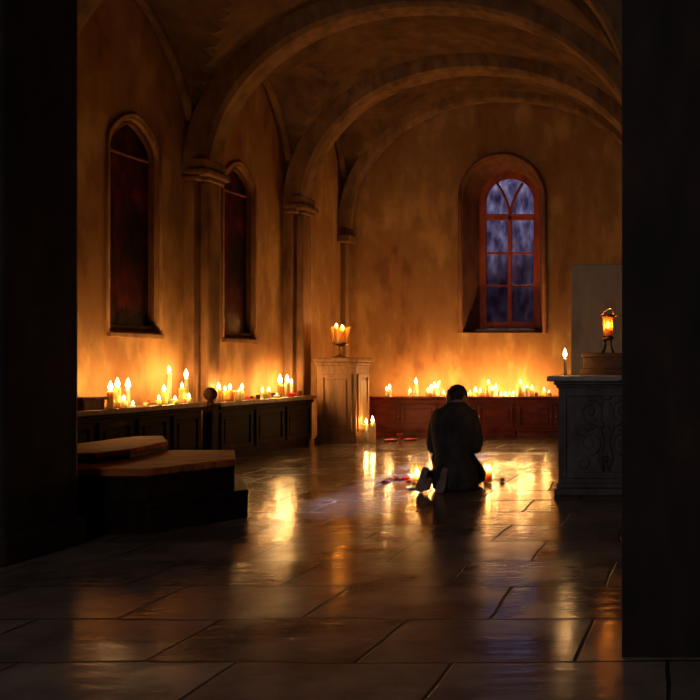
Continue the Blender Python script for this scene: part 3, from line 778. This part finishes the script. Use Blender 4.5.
rose('red rose lying left in the pair beside the ivory taper on the far left bench', on_left(247, .33, TF), .030)
rose('dark red rose beside the dark clay cup on the far left bench', on_left(252, .20, TF), .026, 'darkred')
x, y, z = on_left(146.5, .40, TN)
t = thing('votive_cup', 'small white and red wax cup on the near left bench, between the two candle groups', 'candle cup', (x, y, z))
b = bmesh.new(); lathe(b, [(0, 0), (.022, 0), (.026, .035), (.022, .04), (0, .034)], 16); obj('wax', b, M['wax'], t, smooth=True)
b = bmesh.new(); ball(b, (.014, .006, .046), (.017, .017, .014)); obj('wax_lump', b, M['redwax'], t, smooth=True, label='red wax lump')
# linen strips under candles
for px0, px1, tp, n0, lb in ((103, 150, TN, .46, 'thin pale cloth under the left candle group on the near left bench'),):
    pass
# wooden box at the left end of the near bench
x, y, z = on_left(80, .25, TN)
t = thing('wooden_box', 'brown wooden box with a lid on the near left bench, beside the dark pier', 'box', (x, y, z), -PHI)
b = bmesh.new(); bx(b, -.14, .16, -.14, .09, 0, .085, .006); obj('box_body', b, M['oak'], t)
b = bmesh.new(); bx(b, -.16, .18, -.17, .11, .085, .115, .006); obj('lid', b, M['oak'], t)

# candelabrum on the pedestal
t = thing('candelabrum', 'brass cup-shaped candelabrum holding glowing candles, on top of the oak pedestal', 'candelabrum', ((340.5-PX)*11.33/F, 11.33, 1.19))
b = bmesh.new(); lathe(b, [(0, 0), (.085, 0), (.09, .012), (.06, .025), (.028, .045), (.02, .08), (.035, .10), (.02, .12), (.022, .16), (.05, .175), (.10, .185), (.105, .20), (.05, .205), (0, .205)], 26)
obj('stem', b, M['brass'], t, smooth=True)
b = bmesh.new(); lathe(b, [(.095, .20), (.10, .23), (.105, .30), (.125, .41), (.14, .44), (.136, .44), (.12, .41), (.10, .30), (.094, .23)], 26)
obj('glass', b, M['amberglass'], t, smooth=True, label='flared amber glass cup')
b = bmesh.new()
for q in range(6):
    a = q*PI/3+.3; tube(b, [(.098*math.cos(a), .098*math.sin(a), .20), (.108*math.cos(a), .108*math.sin(a), .31), (.145*math.cos(a), .145*math.sin(a), .445)], .006, 6)
obj('bracket', b, M['brass'], t, smooth=True)
for q in range(3):
    a = q*2*PI/3 - .5; cx, cy = .055*math.cos(a), .055*math.sin(a); hh = .18 + .015*q
    b = bmesh.new(); lathe(b, [(0, .205), (.028, .205), (.027, .205+hh*.9), (.022, .205+hh), (0, .20+hh)], 16, c=(cx, cy, 0)); w_ = obj('wax', b, M['wax'], t, smooth=True)
    flame(t, cx, cy, .205+hh, .075, .022, .7)

# glass oil lamp on the altar shelf
t = thing('glass_lamp', 'small bronze lamp with a glowing amber glass cylinder and ring handle, on the altar shelf', 'lamp', ((608-PX)*7.3/F, 7.3, 1.2))
b = bmesh.new()
for q in range(4):
    a = q*PI/2+PI/4; tube(b, [(.062*math.cos(a), .062*math.sin(a), .006), (.05*math.cos(a), .05*math.sin(a), .03), (.03*math.cos(a), .03*math.sin(a), .085), (.045*math.cos(a), .045*math.sin(a), .125)], [.009, .008, .008, .010], 8)
    ball(b, (.064*math.cos(a), .064*math.sin(a), .012), .012, 10, 8)
obj('foot', b, M['iron'], t, smooth=True)
b = bmesh.new(); lathe(b, [(0, .115), (.03, .115), (.05, .125), (.056, .14), (.05, .155), (.03, .16), (0, .16)], 22); obj('oil_bowl', b, M['brass'], t, smooth=True)
b = bmesh.new(); lathe(b, [(.042, .16), (.045, .20), (.046, .31), (.052, .335), (.049, .335), (.043, .31), (.042, .20), (.039, .16)], 22); obj('glass', b, M['amberglass'], t, smooth=True, label='amber glass cylinder')
b = bmesh.new(); lathe(b, [(0, .161), (.028, .161), (.028, .225), (0, .228)], 16); obj('wax', b, M['amberwax'], t, smooth=True)
flame(t, 0, 0, .228, .07, .018, 1.2)
b = bmesh.new(); lathe(b, [(.052, .325), (.06, .33), (.06, .345), (.045, .35), (.045, .345), (.05, .335)], 22)
tube(b, [(.055, 0, .335), (.10, 0, .345), (.125, 0, .335)], .006, 8)
tube(b, [(-.05, 0, .345), (-.04, 0, .375), (0, 0, .40), (.03, 0, .405), (.045, 0, .385), (.05, 0, .345)], .0045, 8)
obj('rim', b, M['brass'], t, smooth=True)

# ------------------------------------------------------------------ kneeling person
def person():
    px_, py_ = -2.02, 6.98
    t = thing('person', 'person in a black coat kneeling on the floor with bowed head', 'person', (px_, py_, 0))
    HR = Matrix.Rotation(-.35, 3, 'Z') @ Matrix.Rotation(-.62, 3, 'X')   # head bowed, turned a little right
    HC = Vector((-.012, .185, .795))
    def hp(p): return HC + HR @ Vector(p)
    def limb(b, pts, rad, seg=14):
        for i in range(len(pts)-1):
            tube(b, [pts[i], pts[i+1]], [rad[i], rad[i+1]], seg)
        for p, r in zip(pts, rad): ball(b, p, r, seg, 10)
    def sect(b, secs, n=28, p=2.3):
        rings = []
        for (cx, cy, z, rx, ry) in secs:
            rings.append([(cx + rx*math.copysign(abs(math.cos(2*PI*k_/n))**(2/p), math.cos(2*PI*k_/n)), cy + ry*math.copysign(abs(math.sin(2*PI*k_/n))**(2/p), math.sin(2*PI*k_/n)), z) for k_ in range(n)])
        ring_loft(b, rings)
    # body
    b = bmesh.new()
    sect(b, [(.01, .0, .24, .13, .11), (.01, .0, .32, .14, .12), (.0, .02, .44, .125, .095), (.0, .045, .56, .14, .09), (.0, .07, .66, .13, .075), (.005, .10, .72, .06, .055)])
    limb(b, [(.005, .10, .70), (.012, .135, .755), tuple(hp((0, -.02, -.05)))], [.052, .048, .05])
    ball(b, hp((0, 0, .01)), (.074, .092, .10), 24, 16, HR)                 # skull
    ball(b, hp((0, .035, -.055)), (.056, .055, .06), 18, 12, HR)            # jaw
    ball(b, hp((0, .075, -.10)), (.024, .022, .018), 12, 8, HR)             # chin
    tube(b, [hp((0, .088, .01)), hp((0, .112, -.035))], [.008, .015], 8)    # nose
    ball(b, hp((0, .11, -.036)), .013, 10, 8)
    ball(b, hp((0, .089, -.066)), (.024, .009, .006), 10, 6, HR); ball(b, hp((0, .086, -.078)), (.020, .010, .007), 10, 6, HR)   # lips
    for s in (-1, 1):
        ball(b, hp((s*.030, .078, .012)), .0145, 10, 8)                     # closed eyes
        ball(b, hp((s*.030, .084, .030)), (.020, .010, .006), 10, 6, HR)    # brow
        ball(b, hp((s*.076, .0, -.008)), (.010, .020, .032), 12, 8, HR); ball(b, hp((s*.074, .012, -.03)), (.008, .010, .014), 8, 6, HR)
    for s in (-1, 1):
        sh, el = (s*.150, .075, .655), (s*.185, .09, .385); wr = (s*.050, .315, .445)
        limb(b, [sh, el, wr], [.045, .036, .025])
        # palm and five fingers, pressed together in prayer and pointing up-forward
        pc = Vector((s*.022, .345, .49)); d = Vector((0, .45, .89)).normalized(); sd = Vector((0, .89, -.45))
        limb(b, [wr, tuple(pc - d*.03)], [.024, .024])
        ball(b, pc, (.013, .038, .046), 14, 10, Matrix.Rotation(-.47, 3, 'X'))
        for q, (off, ln) in enumerate(((-.028, .062), (-.009, .074), (.010, .070), (.028, .055))):
            base = pc + sd*off + d*.035
            k1 = base + d*ln*.42 + Vector((s*.004, 0, 0)); k2 = base + d*ln*.75 + Vector((s*.001, .004, 0)); k3 = base + d*ln + Vector((-s*.004, .010, 0))
            limb(b, [base, k1, k2, k3], [.0092, .0088, .008, .007], 8)
        tb = pc - sd*.03 - d*.02
        limb(b, [tb, tb - sd*.022 + d*.022 + Vector((s*.004, 0, 0)), tb - sd*.030 + d*.05], [.012, .010, .0085], 8)
    for s, hx, kx, fx, fy in ((-1, -.085, -.15, -.175, -.12), (1, .10, .15, -.055, -.14)):
        limb(b, [(hx, .0, .27), (kx, .27, .105)], [.085, .060]); 
        limb(b, [(kx, .27, .085), ((kx+fx)/2, .10, .10), (fx+.01, fy+.03, .13)], [.052, .050, .034])
        limb(b, [(fx+.01, fy+.03, .13), (fx, fy-.04, .05)], [.032, .030])
    body = obj('body', b, M['skin'], t); voxel(body, .0048, 3)
    # hair
    b = bmesh.new(); ball(b, hp((0, -.012, .008)), (.086, .102, .114), 40, 28, HR)
    inv = HR.transposed()
    dele = []
    for v_ in b.verts:
        l = inv @ (v_.co - HC)
        keep = (l.z > -.085 and l.y < .055 + .35*(l.z)) or l.z > .075
        if abs(l.x) > .062 and l.z < .03 and l.y > -.02: keep = False
        if not keep: dele.append(v_)
        else:
            k_ = 1 + .018*math.sin(l.x*150+l.z*60)*math.sin(l.y*90) + random.uniform(-.006, .006)
            v_.co = HC + HR @ (Vector((l.x, l.y, l.z))*k_)
    bmesh.ops.delete(b, geom=dele, context='VERTS')
    hair = obj('hair', b, M['hair'], t, smooth=True); md = hair.modifiers.new('t', 'SOLIDIFY'); md.thickness = .012; md.offset = -1
    hair['label'] = 'short dark hair'
    # trousers
    b = bmesh.new()
    sect(b, [(.01, -.01, .22, .14, .12), (.01, .0, .33, .155, .13), (.01, .01, .37, .14, .12)])
    for s, hx, kx, fx, fy in ((-1, -.085, -.15, -.175, -.12), (1, .10, .15, -.055, -.14)):
        limb(b, [(hx, .0, .27), (kx, .27, .105)], [.098, .075])
        limb(b, [(kx, .27, .078), ((kx+fx)/2, .10, .105), (fx+.01, fy+.035, .135)], [.070, .064, .050])
    tr = obj('trousers', b, M['trouser'], t); voxel(tr, .009, 4); tr['label'] = 'black trousers'
    # coat
    b = bmesh.new()
    sect(b, [(.035, -.005, .012, .190, .150), (.032, -.015, .07, .196, .165), (.025, -.02, .15, .188, .175), (.018, -.015, .24, .172, .168), (.010, .0, .32, .158, .145), (.004, .02, .42, .178, .140), (.002, .04, .52, .196, .140), (.002, .055, .60, .200, .132), (.002, .07, .655, .184, .120), (.002, .085, .70, .145, .104), (.002, .105, .735, .100, .086), (.0, .125, .765, .066, .066)], 40, 2.2)
    for s in (-1, 1):
        sh, mid_, el, wr = (s*.140, .075, .645), (s*.172, .07, .54), (s*.190, .075, .40), (s*.062, .285, .432)
        limb(b, [sh, mid_, el], [.062, .062, .060]); limb(b, [el, ((el[0]+wr[0])/2+s*.012, .19, .40), wr], [.060, .052, .040])
        ball(b, (s*.185, .06, .365), (.055, .060, .055))
    for q in range(9):   # folds
        a = -PI/2 + (q-4)*.27; rx, ry = .185, .168
        x0, y0 = .03+rx*math.cos(a), -.01+ry*math.sin(a)
        tube(b, [(x0, y0+.004, .03), (x0*.97, y0+.006, .14), (x0*.84, y0+.045, .30)], [.020, .014, .006], 8)
    for s, a0 in ((-1, .4), (1, .1), (-1, -.2), (1, .6)):
        tube(b, [(s*.10, -.045+.02*a0, .60-.1*a0), (s*.12, -.07, .48-.06*a0), (s*.07, -.10, .36)], [.010, .014, .008], 8)
    coat = obj('coat', b, M['coat'], t); voxel(coat, .008, 4); coat['label'] = 'long black wool coat'
    # collar
    b = bmesh.new(); rings = []
    for (dz, rr, th) in ((0, .066, 0), (.012, .062, 0), (.024, .057, 0)):
        rings.append([(.0 + rr*math.cos(2*PI*k_/24), .128+dz*.5 + rr*math.sin(2*PI*k_/24),   .752+dz - .012*math.sin(2*PI*k_/24)) for k_ in range(24)])
    ring_loft(b, rings, cap=False); co = obj('collar', b, M['collar'], t, smooth=True, label='grey collar'); md = co.modifiers.new('t', 'SOLIDIFY'); md.thickness = .006
    # shoes: toes on the floor, soles turned to the viewer
    for fx, fy, yaw, tilt in ((-.235, -.175, .10, .26), (-.045, -.215, -.05, .22)):
        b = bmesh.new()
        # profile along the foot (local z up the heel), sole on -y
        secs = [(.0, .018, .018), (.012, .030, .028), (.04, .039, .033), (.075, .040, .034), (.115, .031, .030), (.15, .030, .034), (.185, .031, .037), (.205, .026, .036), (.216, .014, .026)]
        rings = [[(w*math.cos(2*PI*k_/20), .012+dp*math.sin(2*PI*k_/20) + .10*max(0, .05-zz), zz) for k_ in range(20)] for zz, w, dp in secs]
        ring_loft(b, rings)
        sh = obj('shoe', b, M['leather'], t, smooth=True)
        b2 = bmesh.new(); rings = []
        for zz, w, dp in secs:
            w2 = w*.93; y_ = -dp-.004 + .10*max(0, .05-zz)+.012
            rings.append([(-w2, y_-.006, zz), (w2, y_-.006, zz), (w2, y_+.014, zz), (-w2, y_+.014, zz)])
        ring_loft(b2, rings)
        bx(b2, -.026, .026, -.048, -.026, .150, .206, .010)
        so = obj('sole', b2, M['sole'], sh)
        sh.rotation_euler = (-.20, tilt, yaw); 
        bpy.context.view_layer.update()
        R_ = sh.rotation_euler.to_matrix(); zmin = min((R_ @ v_.co).z for me_ in (sh.data, so.data) for v_ in me_.vertices)
        sh.location = (fx, fy, -zmin+.001)
person()

# ------------------------------------------------------------------ night outside, moonlight
w = bpy.data.worlds.new('night'); sc.world = w; w.use_nodes = True
nt = w.node_tree; N, L = nt.nodes, nt.links; bg = N['Background']
tc = N.new('ShaderNodeTexCoord'); sp = N.new('ShaderNodeSeparateXYZ'); L.new(tc.outputs['Generated'], sp.inputs[0])
r = N.new('ShaderNodeValToRGB'); L.new(sp.outputs['Z'], r.inputs['Fac']); e = r.color_ramp.elements
e[0].position = .0; e[0].color = (.010, .008, .014, 1); e[1].position = .6; e[1].color = (.20, .19, .33, 1)
k_ = e.new(.10); k_.color = (.018, .014, .026, 1); k_ = e.new(.125); k_.color = (.05, .042, .08, 1); k_ = e.new(.17); k_.color = (.085, .08, .15, 1); k_ = e.new(.24); k_.color = (.20, .20, .34, 1)
n = N.new('ShaderNodeTexNoise'); n.inputs['Scale'].default_value = 14; n.inputs['Detail'].default_value = 6; L.new(tc.outputs['Generated'], n.inputs['Vector'])
r2 = N.new('ShaderNodeValToRGB'); r2.color_ramp.elements[0].position = .35; r2.color_ramp.elements[0].color = (.45, .42, .5, 1); r2.color_ramp.elements[1].position = .68; r2.color_ramp.elements[1].color = (1.3, 1.3, 1.25, 1)
L.new(n.outputs['Fac'], r2.inputs['Fac'])
mu = N.new('ShaderNodeMixRGB'); mu.blend_type = 'MULTIPLY'; mu.inputs[0].default_value = 1
L.new(r.outputs['Color'], mu.inputs[1]); L.new(r2.outputs['Color'], mu.inputs[2]); L.new(mu.outputs[0], bg.inputs['Color'])
bg.inputs['Strength'].default_value = 2.1
sd = bpy.data.lights.new('moon', 'SUN'); sd.energy = 15.0; sd.color = (.85, .86, 1.0); sd.angle = .03
so = bpy.data.objects.new('moon', sd); C.objects.link(so)
tgt = Vector((-2.62, 7.6, 0)); src = Vector((ic, YI, 3.1)); so.rotation_euler = (tgt-src).to_track_quat('-Z', 'Y').to_euler()

# added fill lamp behind the viewer, shining through the opening cut for it
ad = bpy.data.lights.new('added_fill', 'AREA'); ad.shape = 'RECTANGLE'; ad.size = 1.8; ad.size_y = 3.0; ad.energy = 50; ad.color = (1.0, .90, .84)
ao = bpy.data.objects.new('added_fill', ad); C.objects.link(ao); ao.location = (-2.2, -3.05, 3.2); ao.rotation_euler = (PI/2-.12, 0, PI)
ao.rotation_euler = (Vector((-2.0, 7, .5))-ao.location).to_track_quat('-Z', 'Y').to_euler()

# ------------------------------------------------------------------ render look
sc.view_settings.view_transform = 'Standard'; sc.view_settings.look = 'None'
sc.view_settings.gamma = 1; sc.view_settings.use_curve_mapping = False
sc.view_settings.exposure = 0.0
sc.cycles.max_bounces = 8; sc.cycles.transparent_max_bounces = 24
sc.cycles.sample_clamp_indirect = 3.0
sc.cycles.use_denoising = True
sc.cycles.caustics_reflective = False; sc.cycles.caustics_refractive = False
